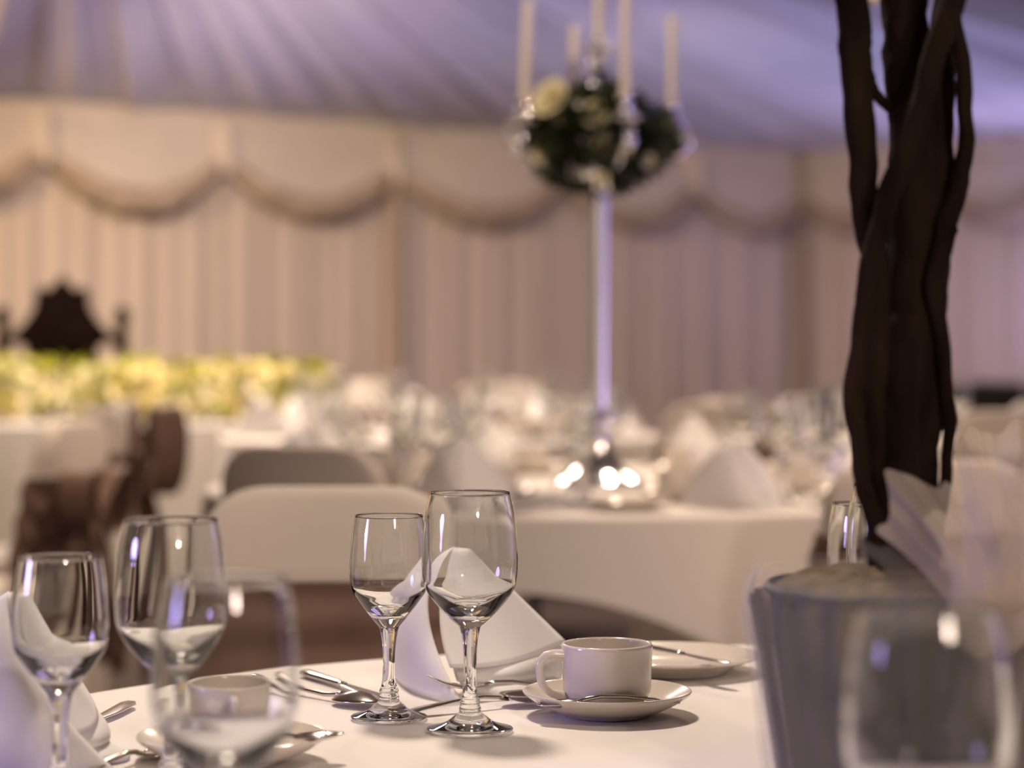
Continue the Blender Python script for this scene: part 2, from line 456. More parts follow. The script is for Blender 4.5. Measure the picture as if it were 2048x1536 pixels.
dup(small, at(120, 1.77), 1.4, 'shorter blurred wine glass at the far left edge', GR1)
dup(big, at(450, 1.37), .4, 'very blurred near wine glass with cup showing through it', GR1)
dup(big, at(1857, 1.215), .9, 'large blurred wine glass at lower right before the tulle-wrapped bucket', GR1)
dup(small, at(1729, 2.32), .3, 'shorter sharp wine glass half hidden behind the branch trunk', GR1)
dup(big, at(1785, 2.21), .8, 'taller sharp wine glass mostly hidden behind the branch trunk', GR1)

# ------------------------------------------------------------------ china
def saucer_proto():
    p = [(.0005,.0035),(.030,.0035),(.033,.0),(.041,.0),(.043,.002),(.060,.0085),(.0735,.0165),(.0782,.0205),(.0788,.0222),(.0775,.0228),(.072,.0195),(.058,.0125),(.044,.0072),(.036,.0066),(.0325,.0056),(.0005,.0056)]
    q = p[:5]+spline(p[4:12], 30)[1:]+p[12:]
    o = mesh('saucer', *lathe(q, 64), M['ceramic']); return o
def cup_proto():
    r = thing('coffee_cup', 'stacking coffee cup', 'cup')
    R_ = .0425
    p = spline([(.0290,.0),(.0318,.0012),(.0365,.0085),(.0402,.0155),(.0412,.0215),(.0418,.040),(R_,.0590)], 36)
    q = spline([(R_-.0035,.0590),(.0378,.040),(.0370,.022),(.030,.0075),(.0005,.0050)], 30)
    prof = [(.0005,.0015),(.0260,.0015),(.0270,.0)]+p+[(R_-.0008,.0606),(R_-.0027,.0606)]+q
    mesh('cup_body', *lathe(prof, 64), M['ceramic'], r)
    path = spline([(-.0400,0,.0505),(-.0500,0,.0515),(-.0585,0,.0500),(-.0635,0,.0440),(-.0640,0,.0340),(-.0615,0,.0240),(-.0540,0,.0165),(-.0440,0,.0125),(-.0385,0,.0060)], 36)
    rad = [.0052-.0014*math.sin(PI*i/36) for i in range(37)]
    mesh('handle', *tube(path, rad, 14, 1.0), M['ceramic'], r)
    return r
def plate_proto():
    p = [(.0005,.004),(.050,.004),(.052,0),(.056,0),(.058,.003),(.072,.010),(.088,.0155),(.0905,.0175),(.0900,.0190),(.0870,.0188),(.070,.0135),(.058,.0078),(.053,.0066),(.0005,.0062)]
    return mesh('side_plate', *lathe(p[:5]+spline(p[4:12], 30)[1:]+p[12:], 72), M['ceramic'])
saucer = saucer_proto(); cup = cup_proto(); plate = plate_proto()
cs = Vector(at(1214, 2.19))
saucer.location = cs; tag(saucer, 'white saucer in focus under the coffee cup', 'saucer', 'saucers on the nearest table')
cup.location = cs+Vector((-.0, 0, .0058)); cup.rotation_euler = (0, 0, math.radians(12)); tag(cup, 'white coffee cup in focus with its handle to the left', 'cup', 'cups on the nearest table')
plate.location = at(1347, 2.465); tag(plate, 'white side plate behind the coffee cup with a butter knife across it', 'plate')
c2 = Vector(at(464, 1.95))
dup(saucer, c2, 0, 'blurred white saucer at lower left, seen through the near wine glass', 'saucers on the nearest table')
dup(cup, c2+Vector((0, 0, .0058)), math.radians(100), 'blurred white coffee cup seen through the near wine glass', 'cups on the nearest table')

# ------------------------------------------------------------------ cutlery (local x along the piece, head towards +x)
def strip(prof, n=10, parent=None, name='handle', th=.0022):
    """prof: list of (x, halfwidth, z); rounded flat bar"""
    vs, fs = [], []
    for x, w, z, tk in prof:
        for k in range(n):
            a = 2*PI*k/n; vs.append((x, w*math.cos(a), z+tk*math.sin(a)))
    for i in range(len(prof)-1):
        for k in range(n):
            l = (k+1) % n; fs.append((i*n+k, (i+1)*n+k, (i+1)*n+l, i*n+l))
    fs.append(tuple(range(n))); fs.append(tuple(range(len(prof)*n-1, (len(prof)-1)*n-1, -1)))
    return mesh(name, vs, fs, M['steel'], parent)
def handle(parent, L, w0, z0, arch, neck=.0028):
    strip([( -L, w0*.55, z0, .0010),(-L+.004, w0*.9, z0+.0003, .0015),(-L+.014, w0, z0+.001, .0017),(-L*.72, w0*.78, z0+arch*.45, .0019),(-L*.42, w0*.5, z0+arch*.85, .0021),(-L*.15, neck, z0+arch, .0022),(.0, neck, z0+arch*.8, .0022),(.010, neck*1.1, z0+arch*.5, .0018)], 12, parent)
def spoon_proto(name, L, w0, bl, bw, depth=.0055):
    r = thing(name, 'spoon', 'spoon')
    handle(r, L, w0, .0022, .009)
    def fn(u, v):
        a = 2*PI*u
        x = bl*.5+math.cos(a)*bl*.5*v; y = math.sin(a)*bw*v*(1-.16*math.cos(a))
        return (x+.004, y, .0016+depth*(v*v)+.0020*(1-(x/bl))*v)
    v1 = grid(fn, 32, 8, True)
    def fn2(u, v):
        p = fn(u, v); return (p[0], p[1], p[2]+.0011)
    v2 = grid(fn2, 32, 8, True); v2 = (v2[0], [f[::-1] for f in v2[1]])
    m = len(v1[0]); vv, ff = join(v1, v2)
    b = 32*8
    for i in range(32): ff.append((b+i, b+(i+1) % 32, m+b+(i+1) % 32, m+b+i))
    mesh('bowl', vv, ff, M['steel'], r)
    return r
def fork_proto(name, L, w0, hl, hw):
    r = thing(name, 'fork', 'fork')
    handle(r, L, w0, .0022, .009)
    def zc(x): return .0075-.0060*math.sin(min(1, x/hl)*PI*.75)+.006*(x/hl)**3
    strip([(.006, .003, zc(.006), .0017),(.014, hw*.6, zc(.014), .0014),(.024, hw*.95, zc(.024), .0012),(hl*.52, hw, zc(hl*.52), .0011),(hl*.56, hw*.98, zc(hl*.56), .0010)], 14, r, 'head')
    for k in range(4):
        y = (k-1.5)*hw*.52
        prof = []
        vs, fs = tube([(hl*q, y, zc(hl*q)) for q in (.52,.62,.74,.86,.95,1.0)], [.0016,.0015,.0014,.0012,.0010,.0005], 8)
        mesh('tine', vs, fs, M['steel'], r)
    return r
def knife_proto(name, L, w0, bl, bw):
    r = thing(name, 'knife', 'knife')
    strip([(-L, w0*.7, .0040, .0030),(-L+.005, w0*1.0, .0042, .0038),(-L*.7, w0*.95, .0044, .0036),(-L*.3, w0*.72, .0046, .0032),(-.006, w0*.62, .0046, .0030),(.004, w0*.6, .0046, .0026)], 12, r)
    o = [(.0,-w0*.5),(bl*.45,-bw*.55),(bl*.85,-bw*.55),(bl*.97,-bw*.25),(bl,bw*.25),(bl*.9,bw*.45),(0,w0*.5)]
    v, f = slab([(x, z) for x, z in o], .0014, .0004, lambda x, y, z: (x, z, .0046+y))
    mesh('blade', v, f, M['steel'], r, True, 30)
    return r
tspoon = spoon_proto('teaspoon', .085, .0062, .042, .0135, .004)
spoon = spoon_proto('dessert_spoon', .120, .0085, .062, .0205, .0075)
fork = fork_proto('dessert_fork', .115, .0085, .066, .0115)
knife = knife_proto('table_knife', .095, .0085, .115, .0175)
def lay(o, a, b, frac, z=.0):
    """lay o with handle end near a and head near b (world points on the cloth)"""
    a, b = Vector(a), Vector(b); o.location = a.lerp(b, frac)+Vector((0, 0, z))
    o.rotation_euler = (0, -math.atan2(b.z-a.z, (b-a).xy.length), math.atan2(b.y-a.y, b.x-a.x))
ZC = .7492
# main setting
a, b = G(596, 1347), G(800, 1413); lay(knife, (a.x, a.y, ZC), (b.x, b.y, ZC), .45)
tag(knife, 'steel table knife on the cloth left of the sharp wine glasses', 'knife', 'cutlery on the nearest table')
a, b = G(590, 1372), G(735, 1398); lay(spoon, (a.x, a.y, ZC), (b.x, b.y, ZC), .60, .001)
spoon.rotation_euler = (math.radians(180), 0, spoon.rotation_euler[2]); spoon.location.z = ZC+.016
spoon.location = (*G(672, 1402)[:2], ZC+.0165); tag(spoon, 'steel spoon lying face down on the cloth beside the knife', 'spoon', 'cutlery on the nearest table')
a, b = G(1085, 1392), G(905, 1402); lay(fork, (a.x, a.y, ZC), (b.x, b.y, ZC+.012), .55, .001)
tag(fork, 'steel dessert fork lying behind the taller sharp wine glass', 'fork', 'cutlery on the nearest table')
sp2 = dup(spoon, (0,0,0), 0, 'steel dessert spoon across the cloth between wine glass and saucer', 'cutlery on the nearest table')
sp2.rotation_euler = (0, 0, 0); a, b = G(1075, 1406), G(900, 1424); lay(sp2, (b.x, b.y, ZC), (a.x, a.y, ZC), .55, .0005); sp2['category'] = 'spoon'
# teaspoon in the saucer, in front of the cup
tag(tspoon, 'small teaspoon resting in the focused saucer before the cup', 'teaspoon', 'teaspoons in saucers')
tspoon.location = cs+Vector((-.026, -.047, .0112)); tspoon.rotation_euler = (0, math.radians(2), math.radians(180+3))
tspoon.location = cs+Vector((-.020, -.0475, .0125)); 
ts2 = dup(tspoon, c2+Vector((.050, -.012, .0140)), math.radians(20), 'blurred teaspoon resting in the lower left saucer', 'teaspoons in saucers')
ts2.rotation_euler = (0, math.radians(-4), math.radians(20))
# butter knife on side plate
kb = dup(knife, (0,0,0), 0, 'steel butter knife resting across the side plate', 'cutlery on the nearest table', .72)
pl = Vector(plate.location)
a = P(1290, 1298, 2.47); b = P(1428, 1350, 2.365)
kb.location = (X(1362, 2.415), 2.415, .7725); v = (b-a); kb.rotation_euler = (0, 0, math.atan2(b.y-a.y, b.x-a.x)); 
# left setting cutlery
k3 = dup(knife, (-.325, 1.90, ZC), math.radians(38), 'blurred gold-tinted knife on the cloth at far left', 'cutlery on the nearest table')
a, b = G(150, 1468), G(235, 1425); k3.location = (*a.lerp(b, .4)[:2], ZC); k3.rotation_euler = (0,0,math.atan2(b.y-a.y, b.x-a.x))
f3 = dup(fork, (0,0,0), 0, 'blurred fork with its prongs beside the lower left saucer', 'cutlery on the nearest table')
a, b = G(215, 1545), G(335, 1500); f3.location = (*a.lerp(b, .45)[:2], ZC); f3.rotation_euler = (0,0,math.atan2(b.y-a.y, b.x-a.x))

# ------------------------------------------------------------------ napkins
def bez(a, b, c, t): return a*(1-t)**2+b*2*t*(1-t)+c*t*t
def thick(vf, d):
    """give an open grid sheet a small thickness along its normals"""
    me = bpy.data.meshes.new('tmp'); me.from_pydata([tuple(v) for v in vf[0]], [], vf[1]); me.update()
    nr = [v.normal.copy() for v in me.vertices]; edges = {}
    for p in me.polygons:
        vv = list(p.vertices)
        for i in range(len(vv)):
            e = (vv[i], vv[(i+1) % len(vv)]); edges[e] = 1
    n = len(vf[0]); vs = [Vector(v)+nr[i]*d/2 for i, v in enumerate(vf[0])]+[Vector(v)-nr[i]*d/2 for i, v in enumerate(vf[0])]
    fs = [tuple(f) for f in vf[1]]+[tuple(i+n for i in f[::-1]) for f in vf[1]]
    for (i, j) in edges:
        if (j, i) not in edges: fs.append((j, i, i+n, j+n))
    bpy.data.meshes.remove(me)
    return vs, fs
def napkin_proto():
    base = P(945, 1385, 2.36); base.z = .75
    root = thing('napkin', 'white linen napkin folded as an open pyramid behind the sharp wine glasses', 'napkin', base)
    L = lambda px, py, d: P(px, py, d)-base
    g = lambda px, py: G(px, py, .7505)-base
    # narrow curled flap on the left
    top = [L(838, 1136, 2.385), L(868, 1108, 2.365), L(906, 1094, 2.36)]
    mid = [L(778, 1190, 2.41), L(770, 1225, 2.31), L(798, 1190, 2.33)]
    bot = [g(782, 1342), g(815, 1400), g(924, 1404)]
    def fl(u, v):
        return bez(bez(top[0], top[1], top[2], u), bez(mid[0], mid[1], mid[2], u)*1.0, bez(bot[0], bot[1], bot[2], u), v)
    mesh('curled_flap', *thick(grid(fl, 20, 24), .0016), M['napkin'], root)
    # wide flap on the right
    t0, t1 = L(900, 1095, 2.36), L(940, 1098, 2.36)
    l1 = L(900, 1335, 2.30); r1 = L(1132, 1284, 2.37); l0 = L(858, 1235, 2.33); r0 = L(1034, 1188, 2.365)
    def fr(u, v):
        q = bez(t0, l0, l1, v)*(1-u)+bez(t1, r0, r1, v)*u
        q.y -= .020*math.sin(PI*u)*v**.7
        q.z -= .006*math.sin(PI*u)*v*v
        return q
    mesh('wide_flap', *thick(grid(fr, 24, 24), .0016), M['napkin'], root)
    # folded layers below the wide flap
    def layer(pt, pb, bulge):
        def fn(u, v):
            a = bez(pt[0], pt[1], pt[2], u); c = bez(pb[0], pb[1], pb[2], u)
            q = a.lerp(c, v); q.y -= bulge*math.sin(PI*v)**.8*(.5+.5*math.sin(PI*u)); return q
        return fn
    mesh('fold', *thick(grid(layer([L(905,1330,2.335), L(1010,1330,2.30), L(1128,1284,2.375)], [L(915,1362,2.325), L(1020,1372,2.275), L(1125,1348,2.36)], .010), 24, 8), .0016), M['napkin'], root)
    mesh('fold', *thick(grid(layer([L(918,1357,2.335), L(1020,1366,2.285), L(1124,1340,2.375)], [g(925,1378), g(1025,1412), g(1118,1376)], .007), 24, 8), .0016), M['napkin'], root)
    # back sheet running from the apex down behind
    b0, b1 = g(990, 1345), g(1130, 1350); a0, a1 = L(905, 1100, 2.366), L(938, 1099, 2.364)
    def fb(u, v):
        q = a0.lerp(a1, u).lerp(b0.lerp(b1, u), v); q.y += .05*v+.02*math.sin(PI*u)*v; return q
    mesh('back_sheet', *thick(grid(fb, 12, 16), .0016), M['napkin'], root)
    return root
nap = napkin_proto(); nap['group'] = 'napkins on the nearest table'
dup(nap, (X(44, 1.94), 1.95, .75), math.radians(62), 'blurred violet-lit napkin pyramid at the far left edge', 'napkins on the nearest table', 1.02)

# ------------------------------------------------------------------ chairs
def chair_proto():
    r = thing('banquet_chair', 'chair', 'chair')
    lean = .17
    def place(x, y, z): return (x, .185+y+(z-.42)*lean, z)
    ol = [(-.200,.40),(.200,.40),(.198,.55),(.192,.70)]
    for i in range(0, 13):
        a = PI/2*i/12; e = .80
        ol.append((.076+.106*math.cos(a)**e, .775+.113*math.sin(a)**e))
    ol += [(-x, z) for x, z in ol[:1:-1]]
    pl_ = []
    # subdivide so that the curved placement bends the slab
    v, f = slab(ol, .050, .016, place)
    mesh('back_cover', v, f, M['cover'], r, True, 50)
    # seat and skirt
    prof = []
    vs, fs = [], []
    N = 96
    levels = [(.478,.80,0),(.482,.93,0),(.476,.985,0),(.455,1.0,0),(.40,1.0,.003),(.28,1.02,.008),(.15,1.05,.013),(.012,1.08,.018)]
    for z, k, rip in levels:
        for i in range(N):
            a = 2*PI*i/N; c, s = math.cos(a), math.sin(a); e = .32
            x = .215*k*math.copysign(abs(c)**e, c); y = -.02+.215*k*math.copysign(abs(s)**e, s)
            w = 1+rip*4*math.sin(a*18)
            vs.append((x*w, y*w, z))
    for j in range(len(levels)-1):
        for i in range(N):
            q = (i+1) % N; fs.append((j*N+i, (j+1)*N+i, (j+1)*N+q, j*N+q))
    fs.append(tuple(range(N)))
    mesh('seat_cover', vs, fs, M['cover'], r)
    # sash: gathered band round the back
    def sf(u, v):
        z = .545+.215*v; w = .209-.014*v; tk = .034
        a = 2*PI*u; c, s = math.cos(a), math.sin(a)
        rip = .004*math.sin(v*19+2.2*math.sin(a*2))
        x = (w+rip)*math.copysign(abs(c)**.22, c); y = (tk+rip)*math.copysign(abs(s)**.45, s)
        return place(x, y, z)
    mesh('sash', *grid(sf, 72, 16, True), M['sash'], r)
    # bow at the back
    def loop(sx):
        def fn(u, v):
            a = 2*PI*u
            cx = sx*(.012+.13*.5*(1-math.cos(a))); cz = .66+.10*math.sin(a)*(.35+.65*(1-math.cos(a))/2)+.05*(1-math.cos(a))/2
            y = .075+(v-.5)*.085*(.3+.7*(1-math.cos(a))/2)
            return (cx, .245+y, cz)
        return thick(grid(fn, 40, 6), .003)
    for sx in (-1, 1): mesh('bow_loop', *loop(sx), M['sash'], r)
    kv, kf = lathe([(.001,-.035),(.022,-.030),(.028,0),(.022,.030),(.001,.035)], 16)
    kn = mesh('bow_knot', kv, kf, M['sash'], r); kn.location = (0, .305, .66); kn.rotation_euler = (0, .15, 0)
    for sx in (-1, 1):
        def tf(u, v):
            return (sx*(.01+.10*v)+(u-.5)*(.035+.08*v)+.006*math.sin(u*9), .31+.02*math.sin(v*5)+.008*math.sin(u*8), .65-.36*v)
        mesh('bow_tail', *thick(grid(tf, 12, 16), .003), M['sash'], r)
    return r
chair = chair_proto()
def put(x, y, face, label, group):
    """face: direction the sitter looks, degrees"""
    rz = math.radians(face)+PI/2
    global _first
    if _first:
        _first = False; chair.location = (x, y, 0); chair.rotation_euler = (0,0,rz); tag(chair, label, 'chair', group); return chair
    return dup(chair, (x, y, 0), rz, label, group)
_first = True
CG = 'covered banquet chairs with brown sashes'
put(X(655, 3.3), 3.3-.26, -90, 'pale covered chair with brown sash facing us behind the shorter wine glass', CG)
put(X(622, 4.45)+.10, 4.45+.26, 62, 'shaded covered chair seen from behind, just beyond the pale nearest chair', CG)
put(X(1838, 4.0), 4.26, 94, 'shaded covered chair behind the branch trunk and its sharp glasses', CG)
bowc = put(X(160, 6.75)-.16, 6.75-.10, 208, 'covered chair at left with a large brown bow on its back', CG)
put(X(108, 5.7)-.20, 5.7+.05, 166, 'dark-sided covered chair at the left edge, nearest of the bow chairs', CG)
for ch in bowc.children:
    if ch.name.startswith('bow_'):
        k = 1.65; ch.scale = (k, 1.25, k); ch.location = Vector(ch.location)*k if 'knot' in ch.name else Vector((0, 0, 0))
        ch.location += Vector((0, .305*(1-1.25)+.05, .66*(1-k)+.05)) if 'knot' not in ch.name else Vector((0, .355-.305*k, .71-.66*k))
put(X(1412, 7.1), 7.1-.25, -100, 'covered chair with square brown sash right of the candelabra base', CG)
put(.92, 7.6, 12, 'covered chair turned sideways beside the far right table', CG)
put(X(2060, 6.5), 6.5+.2, 80, 'covered chair at the right edge beyond the tulle bow', CG)
put(X(728, 10.2), 10.1, -85, 'far pale chair against the wall, right of the yellow flowers', CG)
put(X(975, 10.2), 9.95, -100, 'far pale chair left of the candelabra pole', CG)

# ------------------------------------------------------------------ settings on the far tables
sets = {}
def keep(k, o): sets.setdefault(k, []).append(o)
def setting(T, R, ang, key, full=True):
    n = Vector((-math.cos(ang), -math.sin(ang))); tv = Vector((n.y, -n.x)); e = T-n*R
    def w(nn, tt, z=.75): q = e+n*nn+tv*tt; return (q.x, q.y, z)
    j = lambda k=.015: random.uniform(-k, k)
    rz = math.atan2(n.y, n.x)-math.atan2(-.869, .495)
    c_ = 1 if R > .8 else .8; j = (lambda k=.004: random.uniform(-k, k)) if c_ < 1 else j
    if math.dist(w(.16, 0)[:2], (X(1655, 7.5), 7.5)) > .17: keep(key+'napkin', dup(nap, w(.2*c_+j(), .0+j()), rz+j(.3) if not (R > .8 and math.sin(ang) < -.5) else .25+j(.3)))
    keep(key+'tall', dup(big, w(.455*c_+j(), .139*c_+j()), random.random()))
    keep(key+'short', dup(small, w(.36*c_-.012*(c_ < 1)+j(), .172*c_+.022*(c_ < 1)+j()), random.random()))
    p = w(.44*c_-.02+j(), -.03+j())
    keep(key+'saucer', dup(saucer, p)); keep(key+'cup', dup(cup, (p[0], p[1], .7558), rz+j(.5)))
    if full:
        keep(key+'plate', dup(plate, w(.245+j(), -.22+j())))
        k = dup(knife, w(.2, .13, ZC), math.atan2(n.y, n.x)+j(.1)); keep(key+'knife', k); k['group'] = ''
for k in range(8): setting(T2, .90, math.radians(247+45*k), 'a')
for k in range(8): setting(T3, .75, math.radians(10+45*k), 'b', False)
for k in range(3, 8): setting(T4, .75, math.radians(20+36*k), 'c', False)
NM = {'a': 'the candelabra table', 'b': 'the far middle table', 'c': 'the far right table'}
KD = {'napkin': 'white folded napkin on ', 'tall': 'tall wine glass on ', 'short': 'shorter wine glass on ', 'saucer': 'white saucer on ', 'cup': 'white coffee cup on ', 'plate': 'white side plate on ', 'knife': 'table knife on '}
for k, objs in sets.items():
    ordinals(objs, KD[k[1:]]+NM[k[0]], KD[k[1:]].replace(' on ', 's on ').replace('glasss', 'glasses').replace('knifes', 'knives')+NM[k[0]])

# dark decanter on the far right table
r = thing('decanter', 'smoky blue conical decanter on the far right table', 'decanter', (X(1655, 7.5), 7.5, .75)); r.scale = (.9, .9, .62)
mesh('body', *lathe(spline([(.001,.002),(.062,.002),(.068,.006),(.060,.03),(.040,.075),(.022,.12),(.016,.15),(.016,.20),(.022,.215)], 40)+[(.019,.215),(.013,.20),(.001,.03)], 40), M['blueglass'], r)
mesh('stopper', *lathe([(.001,.212),(.012,.212),(.013,.222),(.020,.235),(.018,.252),(.008,.262),(.001,.263)], 24), M['blueglass'], r)

# ------------------------------------------------------------------ candelabra
cb = Vector((T2.x, T2.y, .75))
cr = thing('candelabra', 'tall silver candelabra with five arms on the second round table', 'candelabra', cb)
mesh('base', *lathe(spline([(.001,0),(.100,0),(.106,.004),(.104,.012),(.092,.020),(.070,.032),(.046,.055),(.030,.085),(.022,.110),(.026,.120),(.018,.130)], 48), 56), M['chrome'], cr)
mesh('knop', *lathe(spline([(.012,.128),(.028,.140),(.032,.155),(.024,.170),(.014,.178)], 20), 40), M['chrome'], cr)
mesh('pole', *lathe(spline([(.014,.176),(.016,.20),(.018,.40),(.021,.60),(.022,.66),(.016,.675)], 30), 40), M['satin'], cr)
mesh('bowl', *lathe(spline([(.016,.672),(.04,.690),(.075,.715),(.085,.735),(.087,.742),(.084,.742),(.06,.715),(.02,.70)], 30), 48), M['chrome'], cr)
mesh('centre_stem', *lathe(spline([(.014,.68),(.012,.86),(.016,.885),(.026,.905),(.016,.925),(.010,.935),(.020,.955),(.024,.968),(.014,.985),(.034,.998),(.036,1.003),(.018,1.008),(.018,1.026),(.013,1.026)], 60), 32), M['chrome'], cr)
candles = []
CZ = [1.625+.005, 1.625+.012, 1.625, 1.625]
def candle_at(x, y, z, h, tilt=0):
    c = thing('candle', 'candle', 'candle', (cb.x+x, cb.y+y, z))
    mesh('wax', *lathe([(.001,0),(.0122,0),(.0128,.004),(.0122,h*.6),(.0112,h-.006),(.009,h-.001),(.001,h)], 24), M['candle'], c)
    mesh('wick', *tube([(0,0,h-.002),(.001,0,h+.006),(.002,0,h+.012)], .0012, 6), M['wick'], c)
    c.rotation_euler = (0, tilt, 0); candles.append(c)
for k in range(4):
    a = math.radians(197+90*k); cx, cy = .178*math.cos(a), .178*math.sin(a)
    d = Vector((math.cos(a), math.sin(a)))
    path = spline([(d.x*.012, d.y*.012, .70), (d.x*.07, d.y*.07, .715), (d.x*.13, d.y*.13, .735), (d.x*.178, d.y*.178, .775), (d.x*.182, d.y*.182, .815)], 24)
    arm = mesh('arm', *tube(path, [.009-.003*i/24 for i in range(25)], 12), M['chrome'], cr)
    ps = mesh('drip_pan', *lathe(spline([(.004,.815),(.012,.818),(.038,.826),(.042,.832),(.038,.832),(.010,.826),(.008,.830)], 20), 32), M['chrome'], arm)
    cu = mesh('candle_cup', *lathe(spline([(.008,.826),(.020,.836),(.022,.850),(.013,.858),(.018,.866),(.019,.877),(.0135,.877),(.0135,.862)], 24), 28), M['chrome'], arm)
    ps.location = cu.location = (d.x*.18, d.y*.18, 0)
    bl = mesh('curl', *tube(spline([(d.x*.178, d.y*.178, .775), (d.x*.215, d.y*.215, .775), (d.x*.225, d.y*.225, .805), (d.x*.205, d.y*.205, .812)], 14), .0055, 10), M['chrome'], arm)
    bd = mesh('bead', *lathe(spline([(.001,-.017),(.012,-.012),(.017,0),(.012,.012),(.001,.017)], 14), 20), M['chrome'], arm); bd.location = (d.x*.200, d.y*.200, .775)
    candle_at(d.x*.18, d.y*.18, .75+.862, [.245, .250, .225, .215][k], [math.radians(2), 0, 0, 0][k])
candle_at(0, 0, .75+1.012, .25)
candles.sort(key=lambda o: o.location.x)
for c, l in zip(candles, ('leftmost ivory candle on the candelabra, leaning slightly', 'second ivory candle from the left on the candelabra', 'centre ivory candle standing highest on the candelabra', 'fourth ivory candle from the left on the candelabra', 'rightmost ivory candle on the candelabra')):
    tag(c, l, 'candle', 'candles on the candelabra')
candles[0].rotation_euler = (0, math.radians(2.2), 0)

def leaf_geo(c, out, ln, wd):
    out = out.normalized(); sd = out.cross(Vector((random.uniform(-1,1), random.uniform(-1,1), random.uniform(-1,1)))).normalized()
    nn = out.cross(sd)
    pts = []
    for s_, w_, b_ in ((0,.12,0),(.3,.9,.10),(.6,.85,.08),(.85,.4,-.02),(1,.03,-.14)):
        m = c+out*ln*s_+nn*ln*b_
        pts += [m-sd*wd*w_+nn*wd*.2, m, m+sd*wd*w_+nn*wd*.2]
    f = []
    for i in range(4):
        for k in (0, 1): f.append((i*3+k, i*3+k+1, i*3+k+4, i*3+k+3))
    return pts, f
def rose_mesh(name, m, r=.04):
    parts = []
    for ring, (n, rad, tilt, h) in enumerate(((3, .30, .15, .55), (5, .62, .55, .5), (6, .95, .95, .42))):
        for k in range(n):
            a0 = 2*PI*k/n+ring*.5
            def fn(u, v):
                a = a0+(u-.5)*2*PI/n*1.35; rr = r*rad*(.25+.75*v**.7)*(1+.12*tilt*v*v); z = r*h*(v*1.5-.3)*(1-.35*tilt*v*v)-r*.1*ring*(1-v)
                q = (1-.18*(2*u-1)**2*v)
                return (rr*math.cos(a), rr*math.sin(a), z*q)
            parts.append(grid(fn, 6, 5))
    parts.append(lathe([(.001,r*.55),(r*.14,r*.5),(r*.2,r*.2),(r*.12,-r*.2)], 10))
    o = mesh(name, *join(*parts), m); me = o.data; bpy.data.objects.remove(o); return me
rose_me = rose_mesh('rose', M['rose']); rosep_me = rose_mesh('rose_pale', M['rosepale'])
def aim(v): return Vector(v).to_track_quat('Z', 'Y').to_euler()

fb = thing('flower_ball', 'dark green foliage ball with cream roses in the candelabra top', 'flowers', cb+Vector((0, 0, .80)))
parts = []
random.seed(3)
for i in range(1500):
    v = Vector((random.gauss(0,1), random.gauss(0,1), random.gauss(0,1))).normalized()
    rr = random.uniform(.45, 1)
    c = Vector((v.x*.162*rr, v.y*.150*rr, v.z*.098*rr-.008))
    if v.z > 0 and abs(v.x) < .35: c.z += .02
    out = v+Vector((random.uniform(-.7,.7), random.uniform(-.7,.7), random.uniform(-.7,.5)))
    parts.append(leaf_geo(c, out, random.uniform(.030,.050), random.uniform(.011,.018)))
fo = mesh('foliage', *join(*parts), M['leaf'], fb); fo['kind'] = 'stuff'
for (px, py, k) in ((1106, 212, 1.1), (1188, 245, .72), (1204, 305, .5), (1242, 318, .5), (1202, 368, .4), (1295, 335, .42), (1118, 258, .42), (1080, 322, .45)):
    p = P(px, py, T2.y-.12)-cb-Vector((0, 0, .80)); v = Vector((p.x*1.2, -.16, p.z*1.2+.02)); 
    q = Vector((v.x/1.2, -.13*math.sqrt(max(.1, 1-(v.x/.2)**2)), v.z/1.2))
    o = link('rose', rosep_me, fb, q, aim(v), (k,)*3)

# ------------------------------------------------------------------ head table, garland, throne
HT = Vector((-2.35, 9.25))
ht = thing('head_table', 'long head table under the yellow flower garland', 'table', (HT.x, HT.y, 0))
mesh('tabletop', *box(-1.68, 1.68, -.43, .43, .722, .746), M['board'], ht, False)
for sx in (-1.5, 1.5):
    for sy in (-.28, .28): mesh('leg', *tube([(sx, sy, .722), (sx, sy, .36), (sx, sy, 0)], .018, 10), M['metal'], ht)
def hc(u, v):
    a = u*4; k = int(a) % 4; s = a-int(a)
    X_, Y_ = 1.70, .45
    cor = [(-X_,-Y_),(X_,-Y_),(X_,Y_),(-X_,Y_)]
    p0, p1 = cor[k], cor[(k+1) % 4]; x, y = p0[0]+(p1[0]-p0[0])*s, p0[1]+(p1[1]-p0[1])*s
    if v < .2: q = v/.2; return (x*q, y*q, .749)
    q = (v-.2)/.8; per = (x+y)*9
    o = 1+.012*q*math.sin(per*2.2)
    return (x*o, y*(1+.05*q*math.sin(per*2.2)+.02*q), .749-.72*q)
o = mesh('tablecloth', *grid(hc, 240, 15, True), M['cloth'], None, True, 60); o.location = (HT.x, HT.y, 0)
tag(o, 'white floor-length cloth on the long head table under the garland', 'tablecloth')
ga = thing('flower_garland', 'long low garland of cream and yellow roses on the head table', 'flowers', (HT.x+.06, HT.y-.05, .75))
random.seed(11)
parts = []
for i in range(560):
    x = random.uniform(-1.55, 1.55); a = random.uniform(0, PI)
    c = Vector((x, .17*math.cos(a), .15*math.sin(a)+.05)); out = Vector((random.uniform(-.6,.6), math.cos(a), math.sin(a)*.8+.05))
    parts.append(leaf_geo(c, out, random.uniform(.05,.08), random.uniform(.018,.028)))
fo = mesh('foliage', *join(*parts), M['lime'], ga); fo['kind'] = 'stuff'
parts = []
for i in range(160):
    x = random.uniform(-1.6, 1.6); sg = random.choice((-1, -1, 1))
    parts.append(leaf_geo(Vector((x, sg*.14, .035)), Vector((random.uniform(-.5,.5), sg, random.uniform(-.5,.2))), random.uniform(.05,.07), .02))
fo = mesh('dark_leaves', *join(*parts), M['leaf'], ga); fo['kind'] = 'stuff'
cnt = 0
xs = -1.58
